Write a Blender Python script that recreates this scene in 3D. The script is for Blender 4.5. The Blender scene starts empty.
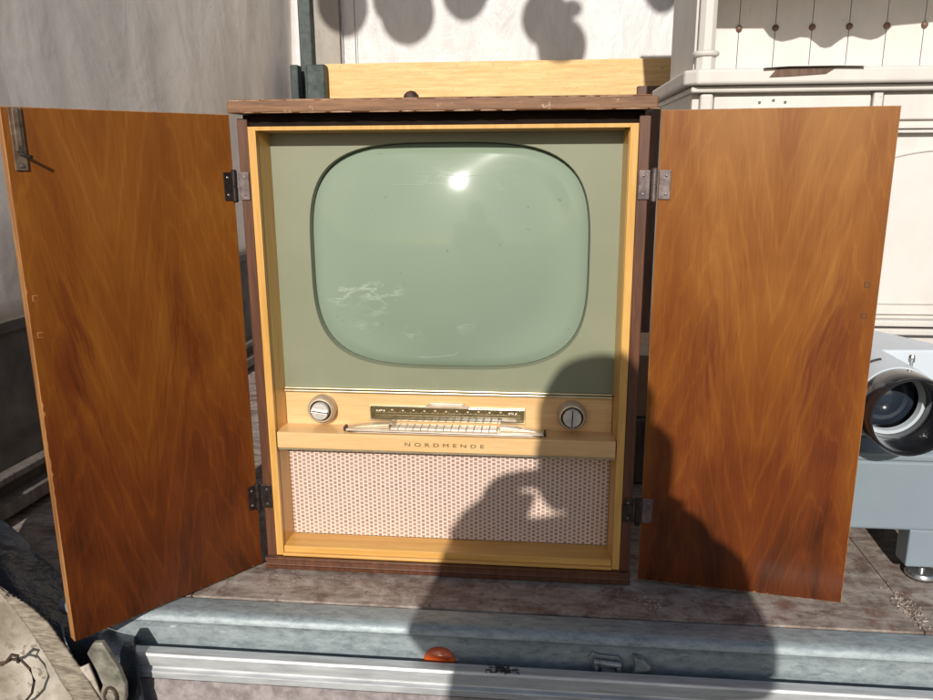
import bpy, bmesh, math, random
from mathutils import Vector, Matrix, noise
random.seed(7)
R_ = math.radians
sc = bpy.context.scene
col = sc.collection

# ------------------------------------------------------------------ camera
f_px, CAMP = 783.4435, Vector((.170906, -1.277294, .735282))
pit, yaw, rol = .2416793, -.1002408, -.0056929
cp, sp, cy, sy = math.cos(pit), math.sin(pit), math.cos(yaw), math.sin(yaw)
fw = Vector((sy*cp, cy*cp, -sp)); rt = Vector((cy, -sy, 0)); up = rt.cross(fw)
rt2 = rt*math.cos(rol)+up*math.sin(rol); up2 = -rt*math.sin(rol)+up*math.cos(rol)
cam = bpy.data.cameras.new('camera'); camo = bpy.data.objects.new('camera', cam); col.objects.link(camo)
cam.sensor_fit = 'HORIZONTAL'; cam.sensor_width = 36; cam.lens = f_px/933*36
cam.clip_start = .005; cam.clip_end = 2000
m = Matrix((rt2, up2, -fw)).transposed().to_4x4(); m.translation = CAMP
camo.matrix_world = m
sc.camera = camo

# ------------------------------------------------------------------ daylight
SUN_AZ, SUN_EL = R_(3.0), R_(25.0)         # the light travels towards +x by SUN_AZ from +y, and down
w = bpy.data.worlds.new('World'); sc.world = w; w.use_nodes = True
nt = w.node_tree; nt.nodes.clear()
sky = nt.nodes.new('ShaderNodeTexSky'); sky.sky_type = 'NISHITA'; sky.sun_disc = False
sky.sun_elevation = SUN_EL; sky.sun_rotation = R_(180)+SUN_AZ
sky.air_density = 1.0; sky.dust_density = 1.0; sky.ozone_density = 1.0
bg = nt.nodes.new('ShaderNodeBackground'); bg.inputs[1].default_value = .075
wo = nt.nodes.new('ShaderNodeOutputWorld')
nt.links.new(sky.outputs[0], bg.inputs[0]); nt.links.new(bg.outputs[0], wo.inputs[0])
sun = bpy.data.lights.new('sun', 'SUN'); sun.energy = 4.2; sun.angle = R_(.55); sun.color = (1, .955, .88)
suno = bpy.data.objects.new('sun', sun); col.objects.link(suno)
DSUN = Vector((math.sin(SUN_AZ)*math.cos(SUN_EL), math.cos(SUN_AZ)*math.cos(SUN_EL), -math.sin(SUN_EL)))
suno.rotation_euler = DSUN.to_track_quat('-Z', 'Y').to_euler(); suno.location = (-1, -8, 5)
sc.view_settings.view_transform = 'Standard'; sc.view_settings.look = 'None'
sc.view_settings.gamma = 1; sc.view_settings.exposure = 0
sc.cycles.max_bounces = 8

# ------------------------------------------------------------------ material helpers
class NT:
    def __init__(s, name):
        s.m = bpy.data.materials.new(name); s.m.use_nodes = True
        s.t = s.m.node_tree; s.b = s.t.nodes['Principled BSDF']
        s.tc = s.t.nodes.new('ShaderNodeTexCoord')
    def n(s, typ, **kw):
        nd = s.t.nodes.new('ShaderNode'+typ)
        for k, v in kw.items():
            if k.startswith('i_'): nd.inputs[k[2:].replace('_', ' ')].default_value = v
            else: setattr(nd, k, v)
        return nd
    def l(s, a, b): s.t.links.new(a, b)
    def obj(s, scale=(1, 1, 1), loc=(0, 0, 0), rot=(0, 0, 0)):
        mp = s.n('Mapping'); mp.inputs['Scale'].default_value = scale; mp.inputs['Location'].default_value = loc
        mp.inputs['Rotation'].default_value = rot
        s.l(s.tc.outputs['Object'], mp.inputs[0]); return mp.outputs[0]
    def noise(s, vec, scale, detail=4, rough=.55, dist=0):
        nd = s.n('TexNoise'); nd.inputs['Scale'].default_value = scale; nd.inputs['Detail'].default_value = detail
        nd.inputs['Roughness'].default_value = rough; nd.inputs['Distortion'].default_value = dist
        s.l(vec, nd.inputs['Vector']); return nd.outputs['Fac']
    def ramp(s, fac, stops):
        r = s.n('ValToRGB'); s.l(fac, r.inputs[0]); e = r.color_ramp.elements
        while len(e) < len(stops): e.new(.5)
        for el, (p, c) in zip(e, stops):
            el.position = p; el.color = (c, c, c, 1) if isinstance(c, (int, float)) else (*c, 1)
        return r.outputs[0]
    def math(s, op, a, b=None, c=None):
        nd = s.n('Math', operation=op)
        for i, v in enumerate((a, b, c)):
            if v is None: continue
            if isinstance(v, (int, float)): nd.inputs[i].default_value = v
            else: s.l(v, nd.inputs[i])
        return nd.outputs[0]
    def mix(s, fac, a, b, mode='MIX'):
        nd = s.n('Mix', data_type='RGBA', blend_type=mode)
        for i, v in ((0, fac), (6, a), (7, b)):
            if isinstance(v, (int, float)): nd.inputs[i].default_value = v
            elif isinstance(v, tuple): nd.inputs[i].default_value = (*v, 1)
            else: s.l(v, nd.inputs[i])
        return nd.outputs[2]
    def bump(s, h, strength=.3, dist=.001):
        b = s.n('Bump'); b.inputs['Strength'].default_value = strength; b.inputs['Distance'].default_value = dist
        s.l(h, b.inputs['Height']); s.l(b.outputs[0], s.b.inputs['Normal'])
    def set(s, **kw):
        for k, v in kw.items():
            i = s.b.inputs[k.replace('_', ' ')]
            if isinstance(v, tuple): i.default_value = (*v, 1) if len(v) == 3 else v
            elif isinstance(v, (int, float)): i.default_value = v
            else: s.l(v, i)

def mottled(name, a, b, scale=20, stretch=(1, 1, 1), rough=.6, metal=0, lo=.35, hi=.65, bump=.2, bs=200, bdist=.0006,
            spots=None, spot_scale=60, spot_at=.68, coat=0, spec=.5):
    t = NT(name); v = t.obj(stretch)
    c = t.ramp(t.noise(v, scale, 6, .6, .3), [(lo, a), (hi, b)])
    if spots:
        s = t.ramp(t.noise(t.obj((1, 1, 1), (3, 1, 5)), spot_scale, 5, .65), [(spot_at, 0), (spot_at+.04, 1)])
        c = t.mix(s, c, spots)
    t.set(Base_Color=c, Roughness=rough, Metallic=metal, Coat_Weight=coat)
    t.set(**{'Specular_IOR_Level': spec})
    t.bump(t.noise(v, bs, 5, .6), bump, bdist)
    return t.m

def veneer(name='walnut_veneer', seed=0.0, seam=.172, shift=.02):
    t = NT(name)
    sep = t.n('SeparateXYZ'); t.l(t.tc.outputs['Object'], sep.inputs[0])
    x, z = sep.outputs[0], sep.outputs[2]
    # two leaves mirrored about the seam (book matched)
    w0 = t.math('MULTIPLY', t.math('SUBTRACT', t.noise(t.obj((1.5, 1, 1.5), (seed, 0, seed)), 2.0, 2), .5), .05)
    xs = t.math('SUBTRACT', t.math('ADD', t.math('SUBTRACT', t.math('ABSOLUTE', x), seam), w0), t.math('MULTIPLY', z, .03))
    xm = t.math('SQRT', t.math('ADD', t.math('MULTIPLY', xs, xs), .000004))
    def vec(kx, kz, o=0.0, lean=0.0):
        c = t.n('CombineXYZ')
        t.l(t.math('ADD', t.math('MULTIPLY', t.math('ADD', xm, t.math('MULTIPLY', z, -lean)), kx), t.math('MULTIPLY', xs, kx*.12)), c.inputs[0])
        t.l(t.math('MULTIPLY_ADD', z, kz, o+seed), c.inputs[2]); c.inputs[1].default_value = o; return c.outputs[0]
    wig = t.math('MULTIPLY', t.math('SUBTRACT', t.noise(vec(9, 5, 2), 1.6, 4, .6), .5), .10)
    c = t.math('ADD', t.math('SUBTRACT', xm, .092), t.math('MULTIPLY', wig, .35))
    arch = t.math('MULTIPLY', t.math('SQRT', t.math('ADD', t.math('MULTIPLY', c, c), .00008)), 4.2)
    ph = t.math('ADD', t.math('ADD', z, arch), t.math('MULTIPLY', wig, 1.6))
    lines = t.math('POWER', t.math('MULTIPLY_ADD', t.math('SINE', t.math('MULTIPLY', ph, 60.0)), .5, .5), 10)
    body = t.noise(vec(2, 1, 6), 1.5, 2)
    bands = t.math('SINE', t.math('MULTIPLY', ph, 21.0))
    fib = t.noise(vec(110, 3.0, 1, .03), 3.2, 5, .65)
    fine = t.noise(vec(330, 10, 4), 3.0, 3, .6)
    blot = t.noise(vec(7, 2.2, 3, .1), 1.9, 4, .55, .4)
    flame = t.noise(vec(52, 4.6, 5, .16), 1.5, 5, .66, .5)
    zone = t.math('MULTIPLY', t.ramp(xm, [(.025, 0), (.05, 1), (.085, .9), (.12, 0)]), t.ramp(z, [(.20, 0), (.36, .8), (.55, 1), (.70, .15)]))
    fl = t.math('MULTIPLY', t.ramp(flame, [(.50, 0), (.68, 1)]), zone)
    core = t.ramp(ph, [(.30, 1), (.62, 0)])
    f = t.math('MULTIPLY_ADD', lines, .06, .50+shift)
    f = t.math('ADD', f, t.math('MULTIPLY', bands, .018))
    f = t.math('ADD', f, t.math('MULTIPLY', t.math('SUBTRACT', fib, .5), .26))
    f = t.math('ADD', f, t.math('MULTIPLY', t.math('SUBTRACT', fine, .5), .14))
    f = t.math('ADD', f, t.math('MULTIPLY', t.math('SUBTRACT', blot, .5), .60))
    f = t.math('SUBTRACT', f, t.math('MULTIPLY', fl, .18))
    f = t.math('SUBTRACT', f, t.math('MULTIPLY', core, .13))
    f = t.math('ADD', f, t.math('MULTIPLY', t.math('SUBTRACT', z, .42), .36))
    cc = t.ramp(f, [(.10, (.036, .009, .002)), (.34, (.130, .029, .004)), (.58, (.225, .070, .006)), (.88, (.35, .145, .022))])
    t.set(Base_Color=cc, Roughness=t.math('MULTIPLY_ADD', blot, .15, .28), Coat_Weight=.18, Coat_Roughness=.2)
    t.set(**{'Specular_IOR_Level': .35})
    t.bump(fib, .08, .0003)
    return t.m

def grained(name, a, b, c3=None, scale=6, vert=True, rough=.4, coat=.2, axis='z', spots=None):
    t = NT(name)
    st = {'z': (14, 14, .9), 'x': (.9, 14, 14), 'y': (14, .9, 14)}[axis]
    g = t.noise(t.obj(st), scale, 7, .65, .4); g2 = t.noise(t.obj(tuple(q*5 for q in st)), scale, 4, .6)
    f = t.math('ADD', t.math('MULTIPLY', g, .7), t.math('MULTIPLY', g2, .3))
    c = t.ramp(f, [(.38, a), (.62, b)])
    if spots:
        s = t.ramp(t.noise(t.obj((1, 1, 1), (3, 4, 5)), 45, 6, .7), [(.60, 0), (.66, 1)])
        c = t.mix(s, c, spots)
    t.set(Base_Color=c, Roughness=rough, Coat_Weight=coat, Coat_Roughness=.25)
    t.bump(f, .15, .0006)
    return t.m

def woven():
    t = NT('speaker_cloth'); sep = t.n('SeparateXYZ'); t.l(t.tc.outputs['Object'], sep.inputs[0])
    wv = t.n('Combine XYZ'.replace(' ', '')); 
    jx = t.math('MULTIPLY', t.math('SUBTRACT', t.noise(t.obj((1, 1, 1)), 25, 2), .5), .0016)
    t.l(t.math('ADD', sep.outputs[2], jx), wv.inputs[0]); t.l(t.math('ADD', sep.outputs[0], jx), wv.inputs[1])
    br = t.n('TexBrick'); t.l(wv.outputs[0], br.inputs['Vector'])
    br.offset = .5; br.offset_frequency = 2; br.squash = 1
    br.inputs['Scale'].default_value = 1; br.inputs['Brick Width'].default_value = .0078; br.inputs['Row Height'].default_value = .0082
    br.inputs['Mortar Size'].default_value = .0020; br.inputs['Mortar Smooth'].default_value = .5
    br.inputs['Color1'].default_value = (.29, .155, .115, 1); br.inputs['Color2'].default_value = (.38, .22, .17, 1)
    br.inputs['Mortar'].default_value = (.74, .585, .50, 1)
    dirt = t.noise(t.obj((1, 1, 1)), 60, 4)
    c = t.mix(t.ramp(dirt, [(.35, .0), (.75, .35)]), br.outputs['Color'], (.66, .50, .40))
    t.set(Base_Color=c, Roughness=.9, Sheen_Weight=.2)
    t.bump(br.outputs['Fac'], .8, .0012)
    return t.m

def tarp_mat(name, base, dirt, rough=.5, seed=0, fold=6, amt=.5, bs=.5):
    t = NT(name)
    n1 = t.noise(t.obj((1, 1, 1), (seed, 2, 1)), 2.2, 6, .6, .5)
    n2 = t.noise(t.obj((3, 3, 1), (seed, 5, 1)), 3.5, 7, .7, 1.0)
    n3 = t.noise(t.obj((1, 1, .6), (1, seed, 1)), 14, 8, .7, 1.5)
    c = t.mix(t.math('MULTIPLY', t.ramp(n2, [(.45, 0), (.75, 1)]), amt), base, dirt)
    c = t.mix(t.ramp(n3, [(.66, 0), (.74, amt)]), c, tuple(q*.55 for q in dirt))
    t.set(Base_Color=c, Roughness=rough)
    h = t.math('ADD', t.math('MULTIPLY', n1, 1.0), t.math('MULTIPLY', t.noise(t.obj((1.2, 1.2, .5), (seed, 1, 8)), fold, 3, .5, 2.0), .5))
    t.bump(h, bs, .03)
    return t.m

def deck_mat():
    t = NT('weathered_deck')
    g = t.noise(t.obj((1.2, 5, 5)), 8, 8, .7, .6)
    n = t.noise(t.obj((1, 1, 1)), 24, 9, .75, .8)
    f = t.math('ADD', t.math('MULTIPLY', g, .45), t.math('MULTIPLY', n, .55))
    c = t.ramp(f, [(.34, (.070, .048, .038)), (.44, (.19, .140, .115)), (.54, (.34, .285, .245)), (.66, (.47, .43, .38))])
    rust = t.ramp(t.noise(t.obj((1, 1, 1), (4, 4, 4)), 13, 7, .7), [(.55, 0), (.66, .65)])
    c = t.mix(rust, c, (.17, .065, .04))
    wh = t.ramp(t.noise(t.obj((1, 1, 1), (9, 1, 2)), 40, 6, .7), [(.70, 0), (.74, .8)])
    c = t.mix(wh, c, (.60, .57, .54))
    dk = t.ramp(t.noise(t.obj((1, 1, 1), (2, 7, 2)), 90, 5, .6), [(.62, 0), (.70, .7)])
    c = t.mix(dk, c, (.06, .04, .035))
    t.set(Base_Color=c, Roughness=.8); t.bump(f, .7, .003)
    return t.m

def galv():
    t = NT('galvanised_steel')
    n = t.noise(t.obj((2.5, 6, 6)), 16, 9, .75, .1)
    c = t.ramp(n, [(.32, (.17, .195, .21)), (.50, (.285, .33, .345)), (.68, (.38, .42, .43))])
    s = t.ramp(t.noise(t.obj((2, 8, 8), (5, 5, 5)), 18, 6, .7), [(.60, 0), (.68, .6)])
    c = t.mix(s, c, (.09, .10, .11))
    w2 = t.ramp(t.noise(t.obj((1, 4, 4), (1, 2, 5)), 30, 6, .7), [(.63, 0), (.70, .6)])
    c = t.mix(w2, c, (.62, .66, .68))
    t.set(Base_Color=c, Roughness=.50, Metallic=.25); t.bump(n, .35, .001)
    return t.m

def tube_glass():
    t = NT('tube_glass')
    n = t.noise(t.obj(), 3, 3)
    c = t.ramp(n, [(.3, (.225, .285, .21)), (.7, (.25, .305, .23))])
    specks = t.ramp(t.noise(t.obj((1, 1, 1), (1, 1, 1)), 75, 4, .6), [(.70, 0), (.72, .7)])
    c = t.mix(specks, c, (.13, .14, .10))
    # painted pale reflections on the lower left, rubbed smears near the top
    sep = t.n('SeparateXYZ'); t.l(t.tc.outputs['Object'], sep.inputs[0])
    def zone(x0, z0, rx, rz):
        dx = t.math('DIVIDE', t.math('SUBTRACT', sep.outputs[0], x0), rx); dz = t.math('DIVIDE', t.math('SUBTRACT', sep.outputs[2], z0), rz)
        return t.ramp(t.math('ADD', t.math('MULTIPLY', dx, dx), t.math('MULTIPLY', dz, dz)), [(.3, 1), (1.0, 0)])
    z = t.math('MAXIMUM', t.math('MAXIMUM', zone(-.125, .50, .10, .03), zone(-.06, .455, .12, .035)), t.math('MULTIPLY', zone(.05, .70, .12, .03), .3))
    v = t.noise(t.obj((1, 1, 2.4), (.3, 0, .9)), 9, 5, .6, 1.6)
    rid = t.math('SUBTRACT', 1, t.math('MULTIPLY', t.math('ABSOLUTE', t.math('SUBTRACT', v, .5)), 14))
    k = t.math('MULTIPLY', t.math('MULTIPLY', t.ramp(rid, [(.35, 0), (1.0, .30)]), z), t.ramp(t.noise(t.obj((1, 1, 1), (5, 0, 2)), 14, 3), [(.46, 0), (.6, 1)]))
    c = t.mix(k, c, (.72, .76, .68))
    t.set(Base_Color=c, Roughness=.085, Coat_Weight=.08, Coat_Roughness=.30)
    t.set(**{'Specular_IOR_Level': .30})
    return t.m

def white_paint(name='chipped_white_paint', base=(.66, .62, .575)):
    t = NT(name)
    n = t.noise(t.obj((2, 2, 1)), 5, 7, .65, .5)
    c = t.ramp(n, [(.32, tuple(q*.90 for q in base)), (.6, base)])
    st = t.ramp(t.noise(t.obj((10, 10, 1.2), (3, 1, 1)), 9, 7, .7, .5), [(.64, 0), (.72, .5)])
    c = t.mix(st, c, (.42, .36, .31))
    ch = t.ramp(t.noise(t.obj((1, 1, 1), (8, 1, 3)), 55, 6, .7), [(.70, 0), (.72, .8)])
    c = t.mix(ch, c, (.22, .17, .13))
    t.set(Base_Color=c, Roughness=.55); t.bump(n, .3, .001)
    return t.m

M = {}
M['veneer'] = veneer()
M['veneer2'] = veneer('walnut_veneer_left', 3.7, .190, -.04)
M['edge'] = grained('veneer_edge', (.20, .07, .02), (.46, .22, .07), rough=.5)
M['case'] = grained('dark_case_wood', (.060, .020, .008), (.135, .048, .020), rough=.42, coat=.12)
M['slab'] = grained('worn_top_wood', (.11, .042, .014), (.27, .125, .050), axis='x', rough=.55, coat=.05, spots=(.46, .32, .20))
M['slabedge'] = M['slab']
M['black'] = mottled('dark_gap_wood', (.008, .004, .003), (.018, .010, .007), rough=.8, spec=.15)
M['maple'] = grained('golden_maple', (.56, .29, .065), (.70, .40, .115), axis='z', rough=.35, coat=.3)
M['maplex'] = grained('golden_maple_cross', (.56, .29, .065), (.70, .40, .115), axis='x', rough=.35, coat=.3)
M['panel'] = grained('pale_maple', (.66, .40, .17), (.76, .50, .24), axis='x', rough=.35, coat=.3)
M['mask'] = mottled('green_mask', (.215, .225, .145), (.24, .25, .165), scale=6, rough=.45, bump=.05, bs=300, spots=(.16, .15, .09), spot_scale=90, spot_at=.72)
M['tube'] = tube_glass()
M['groove'] = mottled('groove_black', (.010, .014, .012), (.02, .03, .025), rough=.6)
M['cloth'] = woven()
M['gold'] = mottled('gilt_trim', (.50, .40, .24), (.66, .56, .38), scale=30, rough=.34, metal=.7, bump=.1)
M['paleplastic'] = mottled('pale_gilt_plastic', (.50, .38, .25), (.66, .54, .40), scale=40, rough=.3, metal=.25)
M['ivory'] = mottled('ivory_plastic', (.62, .50, .38), (.74, .63, .50), scale=40, rough=.25)
M['dial'] = mottled('dial_glass', (.085, .062, .022), (.14, .10, .04), scale=50, rough=.12, coat=.5)
M['letter'] = mottled('letter_grey', (.16, .11, .06), (.22, .16, .09), rough=.35, metal=.4)
M['knobface'] = mottled('knob_face', (.60, .55, .50), (.74, .69, .63), scale=90, rough=.35, metal=.3)
M['darkmark'] = mottled('dark_mark', (.03, .02, .012), (.05, .03, .02), rough=.5)
M['hinge'] = mottled('aged_hinge', (.11, .085, .085), (.24, .19, .18), scale=70, rough=.42, metal=.7)
M['hinged'] = mottled('dark_hinge', (.030, .022, .020), (.075, .055, .05), scale=70, rough=.4, metal=.7)
M['screw'] = mottled('screw_metal', (.16, .13, .12), (.30, .26, .24), rough=.35, metal=.8)
M['lockplate'] = mottled('brass_plate', (.20, .12, .07), (.38, .28, .20), scale=60, rough=.4, metal=.7)
M['deck'] = deck_mat()
M['galv'] = galv()
M['alu'] = mottled('aluminium_rail', (.44, .45, .46), (.66, .67, .68), scale=12, stretch=(1, 8, 8), rough=.42, metal=.35, bump=.3, bs=60, spots=(.18, .16, .15), spot_scale=120, spot_at=.70)
M['tailpanel'] = mottled('tailgate_board', (.22, .185, .18), (.38, .33, .325), scale=60, rough=.8, bump=.6, bs=120, bdist=.001)
M['orange'] = mottled('orange_lens', (.62, .09, .015), (.72, .13, .03), rough=.25, coat=.5)
M['castmetal'] = mottled('cast_latch', (.15, .17, .18), (.38, .41, .42), scale=60, rough=.5, metal=.5, bump=.5)
M['tarpwhite'] = tarp_mat('white_tarpaulin', (.66, .64, .63), (.42, .40, .40), .5, 1, 9, .55, .45)
M['tarpgrey'] = tarp_mat('grey_side_sheet', (.88, .79, .70), (.62, .54, .47), .5, 6, 3, .7, .22)
M['wallgrey'] = mottled('lower_wall_board', (.075, .066, .056), (.17, .15, .13), scale=8, rough=.85, bump=.4, spots=(.02, .018, .015), spot_at=.66)
M['greywood'] = grained('grey_brown_board', (.10, .085, .075), (.22, .185, .16), rough=.8, coat=0)
M['pole'] = mottled('green_black_steel', (.020, .032, .030), (.06, .075, .07), scale=30, rough=.5, metal=.3)
M['poleshadow'] = tarp_mat('pole_shadow_strip', (.34, .30, .26), (.22, .2, .18), .6, 9, 5, .5)  # grey-brown tone stands in for the pole's shadow on the sheet
M['plank'] = grained('pine_plank', (.62, .36, .12), (.80, .54, .24), axis='x', rough=.55, coat=0, spots=(.55, .36, .16))
M['wpaint'] = white_paint()
M['wpaint2'] = white_paint('cream_board_paint', (.67, .63, .59))
M['peg'] = mottled('brown_peg', (.10, .05, .035), (.20, .11, .08), rough=.5)
M['seam'] = mottled('board_seam', (.15, .12, .10), (.22, .18, .15), rough=.9)
M['mgrey'] = mottled('machine_blue_grey', (.20, .245, .28), (.225, .27, .305), scale=5, rough=.38, bump=.1, bs=400)
M['mlight'] = mottled('machine_pale_grey', (.53, .58, .63), (.58, .63, .68), scale=5, rough=.4, bump=.1, bs=400, spots=(.4, .42, .44), spot_scale=50, spot_at=.72)
M['blackplastic'] = mottled('gloss_black', (.010, .010, .012), (.022, .022, .025), rough=.18, coat=.5)
M['lens'] = mottled('lens_glass', (.012, .018, .03), (.03, .04, .055), scale=14, rough=.06, coat=1)
M['chrome'] = mottled('dull_chrome', (.45, .45, .45), (.6, .6, .6), rough=.25, metal=.9)
M['rubber'] = mottled('rubber', (.02, .02, .02), (.04, .04, .04), rough=.8)
M['darktarp'] = mottled('dark_blue_tarp', (.008, .011, .018), (.030, .036, .050), scale=14, rough=.38, bump=.9, bs=22, bdist=.010, spots=(.10, .095, .085), spot_scale=70, spot_at=.66)
M['canvas'] = mottled('soiled_canvas', (.20, .165, .12), (.47, .42, .35), scale=14, rough=.9, bump=.9, bs=60, bdist=.004, spots=(.22, .18, .14), spot_scale=50, spot_at=.60)
M['webbing'] = mottled('frayed_webbing', (.15, .12, .085), (.36, .31, .24), scale=40, stretch=(1, 1, 6), rough=.9, bump=1, bs=90, bdist=.002)
M['rust'] = mottled('rusty_iron', (.035, .022, .017), (.12, .065, .045), scale=60, rough=.7, metal=.3, bump=.5)
M['buckle'] = mottled('buckle_metal', (.14, .13, .10), (.40, .37, .30), scale=30, rough=.5, metal=.3, bump=.7, bs=90, bdist=.002)
M['cardboard'] = mottled('cardboard', (.42, .29, .18), (.52, .37, .24), scale=12, rough=.85)
M['brownboard'] = grained('brown_board', (.08, .04, .025), (.17, .09, .055), rough=.6, coat=0)
M['asphalt'] = mottled('asphalt', (.04, .04, .042), (.07, .068, .066), scale=30, rough=.9, bump=.6, bs=200, bdist=.004)
M['skin'] = mottled('skin', (.50, .30, .22), (.56, .35, .26), rough=.5)
M['jacket'] = mottled('navy_jacket', (.02, .025, .04), (.035, .04, .06), rough=.8)
M['trousers'] = mottled('grey_trousers', (.06, .06, .065), (.09, .09, .095), rough=.85)
M['hair'] = mottled('brown_hair', (.03, .018, .01), (.07, .04, .025), scale=60, stretch=(4, 4, 1), rough=.5)
M['shoe'] = mottled('black_shoe', (.015, .015, .015), (.03, .03, .03), rough=.5)
M['caster'] = mottled('caster_cream', (.6, .55, .45), (.7, .65, .55), rough=.8)  # surface of the unseen round shapes that cast the sheet shadows
M['phone'] = mottled('phone_case', (.02, .02, .02), (.03, .03, .03), rough=.3)
M['worn'] = mottled('worn_bare_wood', (.34, .20, .11), (.52, .36, .24), scale=120, rough=.8)
M['scratch'] = mottled('scratch_pale', (.36, .43, .34), (.50, .56, .47), scale=90, rough=.6)
M['chips'] = mottled('flaked_bits', (.14, .07, .04), (.60, .52, .45), scale=120, rough=.8)

# ------------------------------------------------------------------ geometry helpers
def tag(o, label=None, cat=None, group=None, kind=None):
    if label: o['label'] = label
    if cat: o['category'] = cat
    if group: o['group'] = group
    if kind: o['kind'] = kind
    return o
def empty(name, loc, label, cat, group=None):
    o = bpy.data.objects.new(name, None); col.objects.link(o); o.location = loc
    o.empty_display_size = .05
    return tag(o, label, cat, group)
def wmat(o):
    m = Matrix.Translation(o.location) @ o.rotation_euler.to_matrix().to_4x4()
    if o.parent: m = wmat(o.parent) @ o.matrix_parent_inverse @ m
    return m
class MB:
    def __init__(s): s.bm = bmesh.new()
    def box(s, x0, x1, y0, y1, z0, z1, mtx=None):
        vs = [s.bm.verts.new((x, y, z)) for x in (x0, x1) for y in (y0, y1) for z in (z0, z1)]
        for f in ((0, 1, 3, 2), (4, 6, 7, 5), (0, 4, 5, 1), (2, 3, 7, 6), (0, 2, 6, 4), (1, 5, 7, 3)):
            s.bm.faces.new([vs[i] for i in f])
        if mtx is not None: bmesh.ops.transform(s.bm, matrix=mtx, verts=vs)
        return s
    def prism(s, pts, a, b, axis='y'):
        """closed polygon pts=(p,q) extruded from a to b along axis"""
        def P(p, q, r): return {'y': (p, r, q), 'x': (r, p, q), 'z': (p, q, r)}[axis]
        va = [s.bm.verts.new(P(p, q, a)) for p, q in pts]; vb = [s.bm.verts.new(P(p, q, b)) for p, q in pts]
        n = len(pts); s.bm.faces.new(va); s.bm.faces.new(vb[::-1])
        for i in range(n): s.bm.faces.new((va[i], vb[i], vb[(i+1) % n], va[(i+1) % n]))
        return s
    def lathe(s, prof, c, axis='y', n=48, a0=0, cap=True):
        """prof = [(radius, offset along axis)]"""
        rings = []
        for r, h in prof:
            ring = []
            for k in range(n):
                t = a0+2*math.pi*k/n; p, q = r*math.cos(t), r*math.sin(t)
                v = {'y': (c[0]+p, c[1]+h, c[2]+q), 'z': (c[0]+p, c[1]+q, c[2]+h), 'x': (c[0]+h, c[1]+p, c[2]+q)}[axis]
                ring.append(s.bm.verts.new(v))
            rings.append(ring)
        for a, b in zip(rings, rings[1:]):
            for k in range(n): s.bm.faces.new((a[k], a[(k+1) % n], b[(k+1) % n], b[k]))
        for ring in (rings[0], rings[-1]) if cap else ():
            if prof[rings.index(ring)][0] > 1e-6: s.bm.faces.new(ring)
        return s
    def tube(s, pts, r, n=10, closed=False):
        pts = [Vector(p) for p in pts]; rings = []
        N = len(pts)
        for i, p in enumerate(pts):
            d = (pts[(i+1) % N]-pts[i-1]) if closed else (pts[min(i+1, N-1)]-pts[max(i-1, 0)])
            q = d.to_track_quat('Z', 'Y')
            rr = r[i] if isinstance(r, (list, tuple)) else r
            rings.append([s.bm.verts.new(p+q @ Vector((rr*math.cos(2*math.pi*k/n), rr*math.sin(2*math.pi*k/n), 0))) for k in range(n)])
        pr = list(zip(rings, rings[1:]))+([(rings[-1], rings[0])] if closed else [])
        for a, b in pr:
            for k in range(n): s.bm.faces.new((a[k], a[(k+1) % n], b[(k+1) % n], b[k]))
        if not closed: s.bm.faces.new(rings[0]); s.bm.faces.new(rings[-1][::-1])
        return s
    def grid(s, rows):
        g = [[s.bm.verts.new(p) for p in r] for r in rows]
        for a, b in zip(g, g[1:]):
            for i in range(len(a)-1): s.bm.faces.new((a[i], a[i+1], b[i+1], b[i]))
        return s
    def ball(s, c, r, sub=3):
        ret = bmesh.ops.create_icosphere(s.bm, subdivisions=sub, radius=1)
        rr = r if isinstance(r, tuple) else (r, r, r)
        for v in ret['verts']: v.co = Vector((c[0]+v.co.x*rr[0], c[1]+v.co.y*rr[1], c[2]+v.co.z*rr[2]))
        return s
    def build(s, name, mat, parent=None, bevel=0, smooth=False, seg=2, local=False, mods=()):
        bmesh.ops.remove_doubles(s.bm, verts=s.bm.verts, dist=1e-6)
        bmesh.ops.recalc_face_normals(s.bm, faces=s.bm.faces)
        me = bpy.data.meshes.new(name); s.bm.to_mesh(me); s.bm.free()
        me.materials.append(mat)
        if smooth:
            for p in me.polygons: p.use_smooth = True
            me.set_sharp_from_angle(angle=R_(40))
        o = bpy.data.objects.new(name, me); col.objects.link(o)
        if parent is not None:
            o.parent = parent
            if not local: o.matrix_parent_inverse = wmat(parent).inverted()
        if bevel:
            b = o.modifiers.new('b', 'BEVEL'); b.width = bevel; b.segments = seg; b.limit_method = 'ANGLE'; b.angle_limit = R_(35)
        for typ, kw in mods:
            md = o.modifiers.new(typ, typ)
            for k, v in kw.items(): setattr(md, k, v)
        return o
def disp(o, scale, strength, sub=0):
    """bake a gentle wander into the vertices"""
    for v in o.data.vertices:
        n = noise.noise_vector(v.co*scale); v.co += n*strength

# ================================================================== ground
GZ = -.62
tag(MB().box(-80, 80, -80, 80, GZ-.1, GZ).build('ground', M['asphalt']), 'dark grey asphalt ground', 'ground', kind='structure')

# ================================================================== truck
truck = empty('open_truck', (0, .9, GZ), 'open truck bed with worn deck, grey side sheet and galvanised sill under the television', 'truck')
mb = MB()
xs = [-1.30, -.43, .784, 1.85]
for a, b in zip(xs, xs[1:]):
    mb.box(a+.0010, b-.0010, -.108, 2.02, -.021, -.003)
mb.build('deck', M['deck'], truck)
MB().box(-.86, 1.85, -.100, 2.0, -.05, -.023).build('deck_underlay', M['black'], truck)
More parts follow.
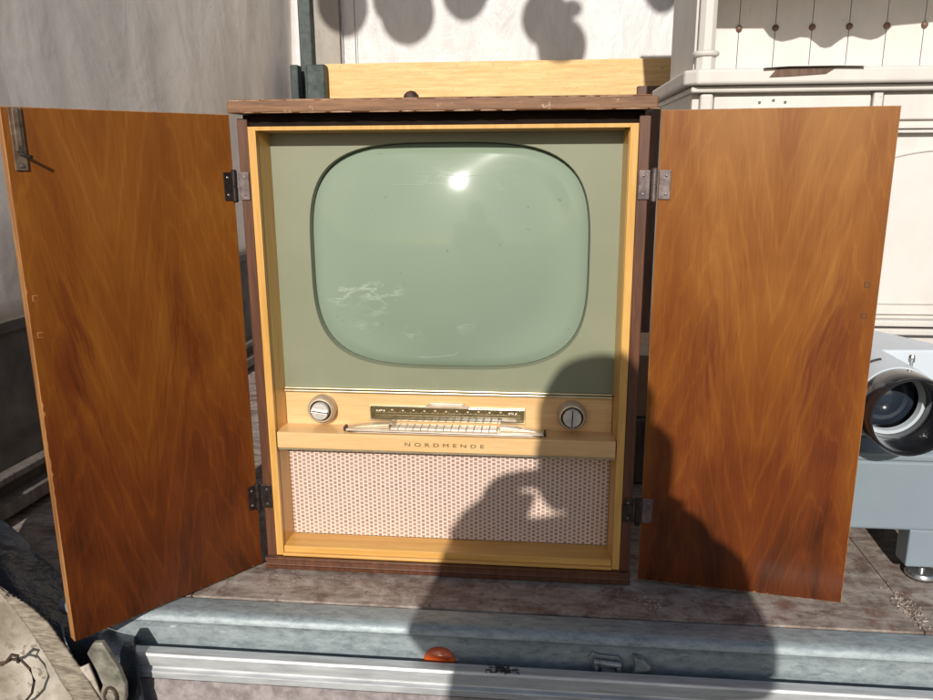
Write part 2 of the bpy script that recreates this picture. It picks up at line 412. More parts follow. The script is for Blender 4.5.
# galvanised sill, profile in (y,z)
prof = [(-.1135, -.0048), (-.150, -.003), (-.158, -.005), (-.164, -.011), (-.166, -.018), (-.163, -.024), (-.164, -.032), (-.164, -.16), (-.20, -.165), (-.20, -.17),
        (-.158, -.168), (-.158, -.03), (-.155, -.016), (-.148, -.010), (-.1135, -.011)]
MB().prism(prof, -1.6, 1.85, 'x').build('sill', M['galv'], truck, smooth=True)
tg = MB().prism([(-.186, -.052), (-.208, -.050), (-.210, -.054), (-.210, -.072), (-.206, -.074), (-.206, -.078), (-.213, -.081), (-.213, -.093), (-.206, -.096), (-.190, -.096), (-.186, -.09)], -1.6, 1.85, 'x').build('tailgate_rail', M['alu'], truck, bevel=.0012)
MB().box(-1.6, 1.85, -.208, -.190, -.52, -.098).build('tailgate_panel', M['tailpanel'], truck)
MB().lathe([(0, -.0085), (.010, -.0085), (.022, -.007), (.026, -.004), (.027, 0)], (.012, -.165, -.066), 'y', 32).build('reflector', M['orange'], truck, smooth=True)
# latch: plate with side ears and a bolt, and a wedge bracket beside it
la = MB().prism([(.252, -.040), (.258, -.030), (.268, -.034), (.300, -.036), (.306, -.044), (.304, -.080), (.262, -.078), (.258, -.052)], -.170, -.164)
latch = la.build('latch', M['castmetal'], truck, bevel=.001)
q = MB().tube([(.260, -.176, -.042), (.303, -.176, -.046)], .0045).tube([(.264, -.176, -.046), (.266, -.176, -.08)], .0035).tube([(.300, -.176, -.05), (.300, -.176, -.082)], .0035)
q.box(.272, .294, -.181, -.171, -.078, -.056)
q.build('bolt', M['castmetal'], latch, bevel=.0008)
MB().prism([(.322, -.030), (.336, -.033), (.350, -.046), (.347, -.051), (.332, -.056), (.322, -.062), (.325, -.044)], -.180, -.164).build('bracket', M['castmetal'], truck, bevel=.0015)
# walls
def sheet(p0, p1, z0, z1, nrm, amp, nx=60, nz=40, seed=0):
    rows = []
    for j in range(nz+1):
        z = z0+(z1-z0)*j/nz; row = []
        for i in range(nx+1):
            t = i/nx; p = Vector(p0).lerp(Vector(p1), t); p = Vector((p.x, p.y, z))
            d = noise.noise(Vector((p.x*3+seed, p.y*3, z*1.6)))*amp+noise.noise(Vector((p.x*9+seed, p.y*9, z*3)))*amp*.3
            row.append(p+Vector(nrm)*d)
        rows.append(row)
    return MB().grid(rows)
lean_ = sheet((-.978, -.35, 0), (-.86, 2.0, 0), .40, 2.3, (1, 0, 0), .010, 60, 40, 3)
for v in lean_.bm.verts: v.co.x -= (2.0-v.co.y)*.5*max(0, v.co.z-.6)*.16
lean_.build('side_sheet', M['tarpgrey'], truck, smooth=True, mods=[('SOLIDIFY', dict(thickness=.003))])
LB = Matrix.Translation((-.862, 2.0, 0)) @ Matrix.Rotation(-math.atan(.05), 4, 'Z')
mb = MB().box(-.022, 0, -2.32, 0, -.003, .398, LB).box(0, .016, -2.32, 0, .385, .41, LB)
mb.build('lower_side_board', M['wallgrey'], truck, bevel=.002)
MB().box(.001, .042, -2.2, -.1, .02, .05, LB).build('side_batten', M['greywood'], truck, bevel=.002)
MB().box(.001, .032, -2.2, -.1, .085, .10, LB).build('side_batten', M['greywood'], truck, bevel=.002)
sheet((-.86, 2.0, 0), (1.85, 2.0, 0), 0, 2.3, (0, 1, 0), .016, 90, 50, 11).build('back_sheet', M['tarpwhite'], truck, smooth=True, mods=[('SOLIDIFY', dict(thickness=.003))])
MB().box(-.808, -.757, 1.93, 1.965, 0, 2.3).build('corner_pole', M['pole'], truck, bevel=.004)
MB().box(-.755, -.655, 1.972, 1.978, 0, 2.3).build('pole_shadow_strip', M['poleshadow'], truck)  # painted shadow of the corner pole on the back sheet
for q0, q1 in ((-.650, -.646), (-.592, -.590)): MB().box(q0, q1, 1.968, 1.974, 0, 2.3).build('corner_cord', M['seam'], truck)
for x0, x1 in ((-.826, -.795), (-.762, -.690)):
    MB().box(x0, x1, 1.85, 1.90, .0, 1.085).build('stake_pocket', M['pole'], truck, bevel=.004)
# ---- things at the back of the truck
o = MB().box(-.70, .655, 1.905, 1.945, .93, 1.092).build('pine_plank', M['plank'], bevel=.003)
tag(o, 'long yellow pine plank along the white back sheet, above the television', 'plank')
o = MB().box(.648, .730, 1.87, 1.90, -.001, 1.9).build('upright_board', M['greywood'], bevel=.003)
tag(o, 'tall grey brown upright board between pine plank and white buffet', 'board')
o = MB().box(.50, .642, 1.80, 1.84, -.001, .985).build('brown_panel', M['brownboard'], bevel=.003)
tag(o, 'shorter dark brown panel standing just behind right door hinge', 'panel')
# stuff glimpsed through the gaps beside the cabinet
o = MB().box(.372, .55, .46, .70, .155, .30).build('cardboard_box', M['cardboard'], bevel=.002)
tag(o, 'plain cardboard box seen in the narrow gap left of right door', 'box')
o = MB().box(.36, .60, .44, .78, .0, .152).build('wooden_crate', M['greywood'], bevel=.003)
tag(o, 'low grey wooden crate underneath the cardboard box in the gap', 'crate')
o = MB().box(-.52, -.40, .50, .62, -.001, .30).build('dark_crate', M['brownboard'], bevel=.003)
tag(o, 'dark brown box in the narrow gap between left door and cabinet', 'box')

# ================================================================== white buffet
buf = empty('white_buffet', (1.0, .7, -.003), 'chipped white painted buffet with hutch standing behind right door', 'cabinet')
W0, W1 = .475, 1.62
def panelled(mb, x0, x1, z0, z1, y, d=.012, m=.02):
    """field with a sunk panel: frame bars around"""
    mb.box(x0, x0+m, y-d, y, z0, z1).box(x1-m, x1, y-d, y, z0, z1).box(x0+m, x1-m, y-d, y, z1-m, z1).box(x0+m, x1-m, y-d, y, z0, z0+m)
MB().box(W0, W1, .50, .97, -.001, .874).build('carcass', M['wpaint'], buf, bevel=.003)
led = [(.452, .478), (.478, .452), (1.64, .452), (1.64, .99), (.452, .99)]
MB().prism(led, .876, .907, 'z').build('ledge', M['wpaint'], buf, bevel=.006, seg=3)
MB().box(.468, 1.625, .472, .985, .862, .875).build('ledge_moulding', M['wpaint'], buf, bevel=.004)
# lifted veneer chip on the ledge front
MB().prism([(.605, .906), (.650, .9100), (.750, .9100), (.800, .9068), (.75, .9080), (.65, .9080)], .440, .50).build('lifted_flake', M['wpaint2'], buf)
MB().prism([(.618, .889), (.632, .9055), (.745, .9045), (.728, .894), (.66, .890)], .4495, .4515).build('bare_wood_patch', M['brownboard'], buf)
MB().box(.489, .516, .480, .5, -.001, .861).build('corner_post', M['wpaint'], buf, bevel=.006)
mb = MB(); mb.box(.519, .60+.235, .490, .4985, .805, .855)
fr = mb.build('drawer', M['wpaint2'], buf, bevel=.003)
d2 = MB().box(.860, 1.20, .490, .4985, .805, .855).build('drawer', M['wpaint2'], buf, bevel=.003)
MB().box(.838, .857, .484, .5, -.001, .861).build('divider', M['wpaint'], buf, bevel=.003)
for sx, sz in ((.612, .842), (.640, .846), (.664, .842)): MB().lathe([(0, -.0012), (.0022, -.0012), (.0032, 0)], (sx, .4897, sz), 'y', 10).build('screw_hole', M['seam'], fr)
MB().box(.519, 1.60, .482, .4985, .787, .793).build('rail_moulding', M['wpaint'], buf, bevel=.002)
MB().box(.519, 1.60, .478, .4985, .778, .784).build('rail_moulding', M['wpaint'], buf, bevel=.002)
for x0 in (.519, .862, 1.215):
    x1 = x0+.33
    mb = MB().box(x0, x1, .490, .4985, .395, .770)
    dr = mb.build('cupboard_door', M['wpaint2'], buf, bevel=.002)
    cx = (x0+x1)/2
    pts = []
    for k in range(25):
        a = k/24; x = x0+.022+(x1-x0-.044)*a; z = .725+.022*math.sin(math.pi*a)**.6
        pts.append((x, .489, z))
    pts += [(x1-.022, .489, .42), (x0+.022, .489, .42)]
    MB().tube(pts, .0035, 8, closed=True).build('panel_moulding', M['wpaint'], dr, smooth=True)
MB().box(.47, 1.62, .468, .4985, .372, .386).build('base_moulding', M['wpaint'], buf, bevel=.003)
MB().box(.47, 1.62, .474, .4985, .352, .366).build('base_moulding', M['wpaint'], buf, bevel=.003)
# hutch
MB().box(.484, .4905, .56, .893, .9085, 1.55).build('hutch_side', M['wpaint'], buf, bevel=.002)
post = [(.009, 0), (.019, 0), (.021, .012), (.021, .018), (.016, .024), (.019, .034), (.0205, .05), (.0205, .64)]
p = MB().lathe([(r*1.0, h) for r, h in [(.020, 0), (.022, .004), (.022, .030), (.019, .033), (.019, .60)]], (.506, .545, .9085), 'z', 8, a0=R_(22.5))
pp = p.build('hutch_post', M['wpaint'], buf, bevel=.0015)
MB().lathe([(.020, .030), (.027, .033), (.0285, .037), (.027, .041), (.020, .044)], (.506, .545, .9085), 'z', 24, cap=False).build('post_ring', M['wpaint'], pp, smooth=True)
MB().box(1.58, 1.62, .53, .98, .9085, 1.55).build('hutch_side', M['wpaint'], buf, bevel=.002)
PX = [.645+.0884*k for k in range(-2, 12)]
mb = MB()
for a, b in zip(PX, PX[1:]): mb.box(max(a, .491)+.0009, b-.0009, .880, .893, .9085, 1.55)
mb.build('back_boards', M['wpaint2'], buf)
MB().box(.491, 1.58, .8945, .90, .9085, 1.55).build('back_lining', M['seam'], buf)
for k in range(2, 12):
    MB().lathe([(0, -.008), (.0045, -.0075), (.0075, -.005), (.0080, 0)], (PX[k], .880, 1.043), 'y', 14).build('peg', M['peg'], buf, smooth=True)
MB().box(.472, 1.63, .53, .99, 1.552, 1.58).build('hutch_top', M['wpaint'], buf, bevel=.004)
# scalloped apron at the front of the hutch: its shadow is the wavy line on the boards
dyy = .8800-.556; sdx = dyy*math.tan(SUN_AZ); sdz = dyy*math.tan(SUN_EL)/math.cos(SUN_AZ)
wave = [(.50, 1.050), (.640, 1.047), (.704, 1.046), (.709, 1.040), (.720, 1.027), (.735, 1.018), (.752, 1.014), (.775, 1.018), (.795, 1.024), (.815, 1.022), (.832, 1.010), (.845, 1.000), (.858, .997),
        (.871, 1.000), (.884, 1.010), (.901, 1.022), (.921, 1.024), (.941, 1.018), (.964, 1.014), (.981, 1.018), (.996, 1.027), (1.007, 1.040), (1.012, 1.046), (1.10, 1.052), (1.2, 1.066), (1.4, 1.08)]
pts = [(x-sdx, z+sdz) for x, z in wave]
pts = [(.49, pts[0][1])]+pts+[(1.579, 1.24), (1.579, 1.55), (.49, 1.55)]
MB().prism(pts, .548, .562).build('scalloped_apron', M['wpaint'], buf)

# ================================================================== grey machine
mac = empty('grey_machine', (.95, .2, -.003), 'blue grey metal machine with round black tube opening beside right door', 'machine')
MB().box(.70, 1.30, .055, .40, .092, .222).build('base_housing', M['mgrey'], mac, bevel=.006, seg=3)
MB().box(.695, 1.31, .050, .41, .223, .238).build('base_lid', M['mgrey'], mac, bevel=.005, seg=3)
MB().prism([(.66, .125), (1.3, .170), (1.3, .22), (.885, .185), (.81, .32), (.66, .40)], .2385, .400, 'z').build('upper_housing', M['mlight'], mac, bevel=.004, seg=3)
cxm, czm = .742, .339
col_ = MB().lathe([(.058, .135), (.0655, .135), (.0665, .0), (.0655, -.004), (.058, -.004)], (cxm, 0, czm), 'y', 64, cap=False)
cl = col_.build('tube_collar', M['mlight'], mac, smooth=True)
MB().lathe([(.0635, -.003), (.0645, -.012), (.0645, -.060), (.0625, -.064), (.0595, -.064), (.0575, -.058), (.0565, -.003)], (cxm, 0, czm), 'y', 64, cap=False).build('tube_ring', M['blackplastic'], mac, smooth=True)
MB().lathe([(.0560, -.002), (.0560, .06), (.040, .065), (.030, .07)], (cxm, 0, czm), 'y', 64, cap=False).build('tube_lining', M['blackplastic'], mac, smooth=True)
MB().lathe([(.0555, .028), (.0555, .018), (.049, .016), (.048, .028)], (cxm, 0, czm), 'y', 64, cap=False).build('inner_ring', M['mlight'], mac, smooth=True)
MB().lathe([(0, .026), (.02, .028), (.035, .034), (.047, .040), (.048, .045)], (cxm, 0, czm), 'y', 64).build('lens', M['lens'], mac, smooth=True)
arc = [(cxm+.0672*math.cos(a), .045, czm+.0672*math.sin(a)) for a in [R_(100+k*4) for k in range(10)]]
MB().tube(arc, .0022, 6).build('slot', M['rubber'], cl)
MB().lathe([(0, .012), (.004, .012), (.005, .008), (.005, 0), (.0025, 0), (.0025, -.01)], (cxm+.030, .03, czm+.066), 'z', 12).build('thumb_screw', M['chrome'], cl)
for x0, y0 in ((.822, .060), (.822, .34), (1.2, .06), (1.2, .34)):
    lg = MB().box(x0, x0+.055, y0, y0+.045, .020, .0925).build('leg', M['mgrey'], mac, bevel=.003)
    MB().lathe([(.006, .018), (.006, .013), (.024, .012), (.027, .008), (.027, .004), (.022, .003)], (x0+.034, y0+.012, -.003), 'z', 28).build('foot', M['chrome'], lg, smooth=True)
    MB().lathe([(.022, .0028), (.026, .0025), (.026, .0002), (.02, 0)], (x0+.034, y0+.012, -.003), 'z', 28).build('foot_pad', M['rubber'], lg, smooth=True)

# ================================================================== television console
tv = empty('television_console', (0, .2, -.003), 'vintage wooden television console with green screen and both doors open', 'television')
HB = .797
for s in (-1, 1):
    a, b = sorted((s*.330, s*.3125))
    MB().box(a, b, 0, .40, .020, HB).build('case_side', M['case'], tv, bevel=.0012)
MB().box(-.322, .322, .008, .40, HB-.012, HB+.006).build('case_neck', M['black'], tv)
sl = MB()
rows = []
MB_top = sl.box(-.336, .337, -.021, .41, .8045, .8235)
top = sl.build('top_board', M['slab'], tv, bevel=.0022)
# pale worn arrises along the front edges
rn = random.Random(12)
for zz in (.8232, .8048):
    x = -.334
    while x < .330:
        L_ = rn.uniform(.006, .05); 
        if rn.random() < .72:
            r0 = rn.uniform(.0005, .0013)
            MB().tube([(x, -.0203, zz), (x+L_*.5, -.0206, zz+rn.uniform(-.0004, .0004)), (min(x+L_, .333), -.0203, zz)], [r0*.5, r0, r0*.4], 6).build('worn_edge', M['worn'], top)
        x += L_+rn.uniform(.002, .014)
MB().box(-.326, .327, -.017, .40, .8237, .8255).build('top_lining', M['slab'], top, bevel=.0008)
MB().box(-.312, .312, .39, .40, .02, HB-.012).build('back_panel', M['brownboard'], tv)
# plinth
mb = MB().prism([(-.004, .0), (-.012, .0), (-.013, .005), (-.009, .007), (-.008, .016), (-.012, .0165), (-.012, .0215), (-.001, .0215), (.39, .0215), (.39, 0)], -.331, .331, 'x')
mb.build('plinth', M['case'], tv, bevel=.0006)
# golden inner frame
fi, fo, dep = .0300, .3122, .050
ZT, ZB = HB-.0125, .0225
frm = MB()
frm.box(-fo, -fo+.013, -.0015, .010, ZB, ZT).box(fo-.013, fo, -.0015, .010, ZB, ZT)
frm.box(-fo+.013, fo-.013, -.0015, .010, ZT-.0065, ZT)
frm.build('front_frame', M['maple'], tv, bevel=.0008)
MB().box(-fo+.0131, fo-.0131, -.004, .008, ZB, .0275).build('frame_sill', M['maplex'], tv, bevel=.0006)
for s in (-1, 1):
    pts = [(s*(fo-.0135), .0102), (s*(fo-.0005), .0102), (s*(fo-.0005), dep+.02), (s*.2935, dep+.02), (s*.2935, dep)]
    MB().prism(pts, ZB, ZT-.001, 'z').build('frame_reveal', M['maple'], tv)
MB().prism([(.0102, ZT-.0065), (.0102, ZT-.001), (.07, ZT-.001), (.07, ZT-.010), (.05, ZT-.010)], -.2934, .2934, 'x').build('top_reveal', M['maplex'], tv)
# bottom ledge of the speaker bay
MB().prism([(.0015, .0277), (.0015, .0385), (.003, .0398), (.048, .0435), (.048, .0277)], -.2985, .2985, 'x').build('speaker_ledge', M['maplex'], tv, bevel=.0005)
# screen mask with a rounded opening
tcx, tcz, ta, tb, te = .0065, .5655, .2400, .1945, 3.55
def sup(t, a=ta, b=tb, e=te):
    c, s_ = math.cos(t), math.sin(t)
    r = (abs(c)**e+abs(s_)**e)**(-1/e)
    return tcx+a*r*c, tcz+b*r*s_
NS = 128
bm_ = MB(); b = bm_.bm
ring_f, ring_b, outer = [], [], []
for k in range(NS):
    t = 2*math.pi*(k+.5)/NS
    x, z = sup(t); ring_f.append(b.verts.new((x, .0500, z)))
    x, z = sup(t, ta-.002, tb-.002); ring_b.append(b.verts.new((x, .066, z)))
    # outer point on rectangle
    X0, X1, Z0, Z1 = -.2950, .2950, .330, .788
    c, s_ = math.cos(t), math.sin(t)
    k1 = min(((X1-tcx)/c if c > 0 else (X0-tcx)/c) if abs(c) > 1e-6 else 9, ((Z1-tcz)/s_ if s_ > 0 else (Z0-tcz)/s_) if abs(s_) > 1e-6 else 9)
    outer.append(b.verts.new((tcx+c*k1, .0500, tcz+s_*k1)))
corners = {}
for k in range(NS):
    j = (k+1) % NS
    b.faces.new((ring_f[k], ring_f[j], ring_b[j], ring_b[k]))
    p, q_ = outer[k].co, outer[j].co
    if abs(p.x-q_.x) > 1e-5 and abs(p.z-q_.z) > 1e-5:
        cn = b.verts.new((X0 if min(p.x, q_.x) < -.29 else X1, .0500, Z0 if min(p.z, q_.z) < .34 else Z1))
        b.faces.new((ring_f[k], outer[k], cn, outer[j], ring_f[j]))
    else: b.faces.new((ring_f[k], outer[k], outer[j], ring_f[j]))
bm_.build('screen_mask', M['mask'], tv)
# dark groove then the domed tube
g = MB(); rr = []
for a_, y_ in ((0, .064), (.0075, .0655)):
    rr.append([g.bm.verts.new((*[sup(2*math.pi*k/NS, ta-a_, tb-a_)[0]], y_, sup(2*math.pi*k/NS, ta-a_, tb-a_)[1])) for k in range(NS)])
for k in range(NS): g.bm.faces.new((rr[0][k], rr[0][(k+1) % NS], rr[1][(k+1) % NS], rr[1][k]))
g.build('screen_gasket', M['groove'], tv, smooth=True)
T = MB(); prev = None; DH = .034
def dome(x, z, r=None):
    qp = ((x-tcx)**2/.62+(z-tcz)**2/.55)/(2*DH)
    if r is None: r = math.sqrt(((x-tcx)/ta)**2+((z-tcz)/tb)**2)
    w = min(1, max(0, (r-.68)/.32)); w = w*w*(3-2*w)
    return .0605-DH*(1-((1-w)*qp+w*r*r))
for i in range(1, 25):
    r = i/24
    ring = []
    for k in range(NS):
        x, z = sup(2*math.pi*k/NS, (ta-.0028)*r, (tb-.0028)*r, 2+(te-2)*r**3)
        ring.append(T.bm.verts.new((x, dome(x, z, r)+(.004 if i == 24 else 0), z)))
    if prev is None:
        cv = T.bm.verts.new((tcx, .0605-DH, tcz))
        for k in range(NS): T.bm.faces.new((cv, ring[k], ring[(k+1) % NS]))
    else:
        for k in range(NS): T.bm.faces.new((prev[k], prev[(k+1) % NS], ring[(k+1) % NS], ring[k]))
    prev = ring
tube_o = T.build('picture_tube', M['tube'], tv, smooth=True)
for sc_pts in ([(-.085, .690), (-.05, .6905), (-.022, .689)], [(-.045, .712), (.0, .707), (.045, .704)], [(.028, .703), (.06, .7065), (.095, .713)], [(-.10, .392), (-.03, .3905), (.015, .396), (.022, .402)]):
    P_ = []
    for (xa_, za_), (xb_, zb_) in zip(sc_pts, sc_pts[1:]):
        for k in range(6): P_.append((xa_+(xb_-xa_)*k/6, 0, za_+(zb_-za_)*k/6))
    P_ = [(p[0], dome(p[0], p[2])-.0004, p[2]) for p in P_]
    MB().tube(P_, .00035, 5).build('scratch', M['scratch'], tube_o)
# gilt trim and control panel
MB().box(-.2932, .2932, .0400, .0495, .3255, .3290).build('gilt_trim', M['gold'], tv, bevel=.0010)
MB().box(-.2932, .2932, .0425, .0495, .3300, .3332).build('gilt_trim', M['gold'], tv, bevel=.0010)
MB().box(-.2932, .2932, .0470, .0560, .2600, .3252).build('control_panel', M['panel'], tv, bevel=.0006)
MB().prism([(.0000, .2330), (.0000, .2610), (.0015, .2622), (.0465, .2632), (.0465, .2330)], -.2975, .2975, 'x').build('shelf', M['panel'], tv, bevel=.0008)
MB().box(-.2965, .2965, .002, .046, .2290, .2322).build('shelf_bead', M['gold'], tv)
MB().box(-.2932, .2932, .048, .055, .0440, .2325).build('speaker_cloth', M['cloth'], tv)
# knobs
def knob(x, z, tilt):
    k = MB().lathe([(.0252, .046), (.0258, .040), (.0240, .030), (.0215, .0255), (.0195, .0250), (.0190, .029), (0, .029)], (x, 0, z), 'y', 48).build('tuning_knob', M['paleplastic'], tv, smooth=True)
    mb = MB()
    for j in range(40):
        a = 2*math.pi*j/40
        mb.box(-.0007, .0007, .0275, .0445, .0238, .0253, Matrix.Translation((x, 0, z)) @ Matrix.Rotation(a, 4, 'Y'))
    mb.build('knurling', M['paleplastic'], k)
    MB().lathe([(.0188, .0285), (.0172, .0270), (.0165, .0288)], (x, 0, z), 'y', 48).build('knob_groove', M['darkmark'], k, smooth=True)
    MB().lathe([(.0162, .028), (.0160, .0215), (.0150, .0195), (0, .0188)], (x, 0, z), 'y', 48).build('inner_knob', M['knobface'], k, smooth=True)
    mb = MB()
    R = Matrix.Translation((x, 0, z)) @ Matrix.Rotation(tilt, 4, 'Y')
    for g0, g1 in ((.0010, .0028), (-.0028, -.0010)): MB().box(-.0150, .0150, .0150, .0190, g0, g1, R).build('grip_ridge', M['knobface'], k, bevel=.0005)
    MB().box(-.0152, .0152, .0172, .0190, -.0010, .0010, R).build('grip_groove', M['darkmark'], k)
knob(-.2235, .2955, R_(8)); knob(.2235, .2945, R_(92))
# dial
d = MB().prism([(-.135, .2775), (-.135, .3005), (.139, .3000), (.139, .2770)], .0435, .0470).build('tuning_dial', M['dial'], tv, bevel=.0006)
fr = MB().box(-.1375, .1415, .0425, .0475, .3010, .3030).box(-.1375, .1415, .0425, .0475, .2742, .2768).box(-.1375, -.1355, .0425, .0475, .2768, .3010).box(.1395, .1415, .0425, .0475, .2768, .3010)
fr.build('dial_frame', M['gold'], d, bevel=.0004)
MB().box(-.128, .133, .0428, .0434, .2850, .2856).box(-.128, .133, .0428, .0434, .2895, .2899).build('dial_line', M['gold'], d)
mb = MB()
for k in range(13):
    x = -.118+k*.0195; mb.box(x, x+.0035, .0427, .0434, .2930+.001*(k % 2), .2952+.001*(k % 2))
for k in range(26):
    x = -.122+k*.0098; mb.box(x, x+.0006, .0427, .0434, .2905, .2922)
for x in (-.126, -.121, -.113, .112, .118, .124): mb.box(x, x+.0032, .0427, .0434, .2920, .2948)
mb.build('dial_mark', M['ivory'], d)
MB().prism([(-.036, .3032), (-.028, .3098), (.031, .3095), (.043, .3030), (.040, .3005), (-.034, .3005)], .0405, .0465).build('dial_tab', M['paleplastic'], d, bevel=.0006)
MB().prism([(-.026, .3045), (-.022, .3082), (.026, .3080), (.033, .3043)], .0396, .0403).build('tab_inset', M['ivory'], d)
# piano key strip: a long boat shaped moulding with keys on it
ks = MB().prism([(-.178, .012), (-.150, .004), (.155, .004), (.180, .012), (.166, .034), (.10, .0395), (-.10, .0395), (-.160, .034)], .2634, .2680, 'z').build('key_strip', M['ivory'], tv, bevel=.0016)
for s in (-1, 1):
    a, b_ = sorted((s*.1790, s*.1745)); MB().box(a, b_, .010, .026, .2640, .2720).build('end_cap', M['darkmark'], ks, bevel=.0008)
    a, b_ = sorted((s*.170, s*.094)); MB().prism([(s*.172, .2682), (s*.125, .2745), (s*.098, .2760), (s*.098, .2682)], .018, .036).build('end_wing', M['paleplastic'], ks, bevel=.0012)
MB().box(-.172, .172, .0035, .0055, .2660, .2672).build('strip_line', M['darkmark'], ks)
for k in range(14):
    x = -.094+k*.0134; MB().box(x, x+.0129, .010+.001*(k % 3 == 1), .038, .2684, .2722).build('piano_key', M['ivory'], ks, bevel=.0010)
MB().prism([(-.099, .2762), (-.094, .2800), (-.088, .2762)], .016, .030).build('key_pointer', M['paleplastic'], ks)
# maker's lettering on the shelf front
def text_mesh(s, size, x, z, y, spacing, mat, parent, name):
    cu = bpy.data.curves.new(name, 'FONT'); cu.body = s; cu.size = size; cu.extrude = .0004; cu.space_character = spacing
    cu.align_x = 'CENTER'; cu.align_y = 'CENTER'; cu.offset = 0
    to = bpy.data.objects.new(name+'_tmp', cu); col.objects.link(to)
    dg = bpy.context.evaluated_depsgraph_get(); dg.update()
    me = bpy.data.meshes.new_from_object(to.evaluated_get(dg)); bpy.data.objects.remove(to)
    wd = max(v.co.x for v in me.vertices)-min(v.co.x for v in me.vertices)
    k = .139/wd
    for v in me.vertices: v.co = Vector((x+v.co.x*k, y-v.co.z, z+v.co.y))
    me.flip_normals() if hasattr(me, 'flip_normals') else None
    me.materials.clear(); me.materials.append(mat)
    o = bpy.data.objects.new(name, me); col.objects.link(o); o.parent = parent; o.matrix_parent_inverse = wmat(parent).inverted()
    return o
text_mesh('NORDMENDE', .0092, .002, .2462, -.0006, 1.75, M['letter'], tv, 'lettering')

# doors
WD, Z0, Z1, TH = .335, .0042, .8035, .018
def door(side):
    px, py, an = ((-.3406, -.0022, .9083), (.3456, .0024, -.1407))[side > 0]
    mb = MB().box(*( (0, WD) if side > 0 else (-WD, 0)), .0006, TH, Z0, Z1)
    # ragged veneer edge along the bottom and the free side comes from its own thin skin
    d = mb.build('door', M['edge'], tv, bevel=.0012)
    d.location = (px, py, 0); d.rotation_euler = (0, 0, an)
    d.matrix_parent_inverse = Matrix.Translation(tv.location).inverted()
    e = .0010; n = 120
    rnd = random.Random(5+side)
    xa, xb = (e, WD-e) if side > 0 else (-WD+e, -e)
    skin = MB(); bot, tp = [], []
    pts = []
    for k in range(n+1):
        x = xa+(xb-xa)*k/n; pts.append((x, Z0+e+max(0, rnd.gauss(-.0006, .0011))))
    for k in range(1, n): pts.append((xb-abs(rnd.gauss(0, .0003))*(side > 0), Z0+(Z1-Z0)*k/n))
    for k in range(n+1):
        x = xb+(xa-xb)*k/n; pts.append((x, Z1-e-max(0, rnd.gauss(-.0008, .0006))))
    for k in range(1, n):
        r = max(0, rnd.gauss(-.001, .0014)) if side < 0 and .3 < k/n < .75 else 0
        pts.append((xa+r, Z1+(Z0-Z1)*k/n))
    skin.prism(pts, -.0004, .0008)
    sk = skin.build('door_veneer', M['veneer'] if side > 0 else M['veneer2'], d, local=True)
    if side > 0: sk['label'] = 'paler veneer than the left door'
    # little filled square peg marks
    for z in ((.543, .495) if side > 0 else (.546, .493)):
        x = side*.317 if side > 0 else -.3235
        MB().box(x-.0042, x+.0042, -.0007, -.0003, z-.0042, z+.0042).build('peg_mark', M['edge'] if side < 0 else M['darkmark'], d, local=True, bevel=.0003)
        MB().box(x-.0031, x+.0031, -.0010, -.0006, z-.0031, z+.0031).build('peg_filling', M['veneer'], d, local=True)
    return d
dl, dr_ = door(-1), door(1)
# slide bolt at the top of the left door
x0, x1 = -.3265, -.3105
MB().box(x0, x1, -.0035, -.0005, .7205, .8025).build('bolt_plate', M['lockplate'], dl, bevel=.0007, local=True)
MB().box(-.3225, -.3150, -.0065, -.0036, .745, .8020).build('slide_bolt', M['lockplate'], dl, bevel=.001, local=True)
MB().box(-.3205, -.3170, -.0072, -.0066, .7440, .7530).box(-.3200, -.3160, -.0040, -.0036, .7240, .7290).build('bolt_slot', M['rubber'], dl, local=True)
MB().tube([(-.3180, -.0065, .742), (-.3150, -.014, .7400), (-.3115, -.024, .7380)], [.0028, .0022, .0026], 8).build('bolt_handle', M['hinged'], dl, local=True)
MB().lathe([(0, -.0052), (.0022, -.005), (.003, -.0036)], (-.3175, 0, .7265), 'y', 14).build('screw', M['screw'], dl, local=True)
# hinges: leaf on the case, knuckle, leaf on the door
def hinge(side, zc, dark):
    mt = M['hinged'] if dark else M['hinge']
    s = side; h = .0225
    hx = s*.3375
    a, b_ = sorted((s*.3148, s*.3325))
    hg = MB().box(a, b_, -.0032, -.0002, zc-h, zc+h).build('hinge', mt, tv, bevel=.0007)
    MB().lathe([(.0030, -h-.004), (.0050, -h-.002), (.0050, -.0008), (.0040, -.0006), (.0040, .0006), (.0050, .0008), (.0050, h+.002), (.0030, h+.004)], (hx+s*.0012, -.0055, zc), 'z', 18).build('hinge_knuckle', M['hinged'] if side < 0 else mt, hg, smooth=True)
    d = dl if s < 0 else dr_
    a, b_ = sorted((s*.0012, s*.0195))
    MB().box(a, b_, -.0030, -.0006, zc-h, zc+h).build('hinge_leaf', M['hinged'] if side < 0 else M['hinge'], d, bevel=.0007, local=True)
    for dz in (-.014, .014):
        MB().lathe([(0, -.0038), (.0018, -.0036), (.0025, -.0029)], (s*.0125, 0, zc+dz), 'y', 12).build('hinge_screw', M['screw'], d, local=True)
        MB().lathe([(0, -.0040), (.0018, -.0038), (.0025, -.0031)], (s*.3225, 0, zc+dz), 'y', 12).build('hinge_screw', M['screw'], hg)
hinge(-1, .6905, False); hinge(-1, .139, True); hinge(1, .6910, False); hinge(1, .138, True)
MB().box(.3145, .3320, -.0062, -.0034, .128, .150).build('catch_plate', M['hinged'], tv)

# knob resting on top of the cabinet
kn = MB().lathe([(0, 0), (.013, .001), (.0165, .008), (.0165, .018), (.014, .027), (.008, .033), (0, .035)], (-.093, .30, .8257), 'z', 10).build('turned_finial', M['rust'], smooth=True)
disp(kn, 60, .0015)
tag(kn, 'small rough dark brown knob resting on top of the television console', 'knob')

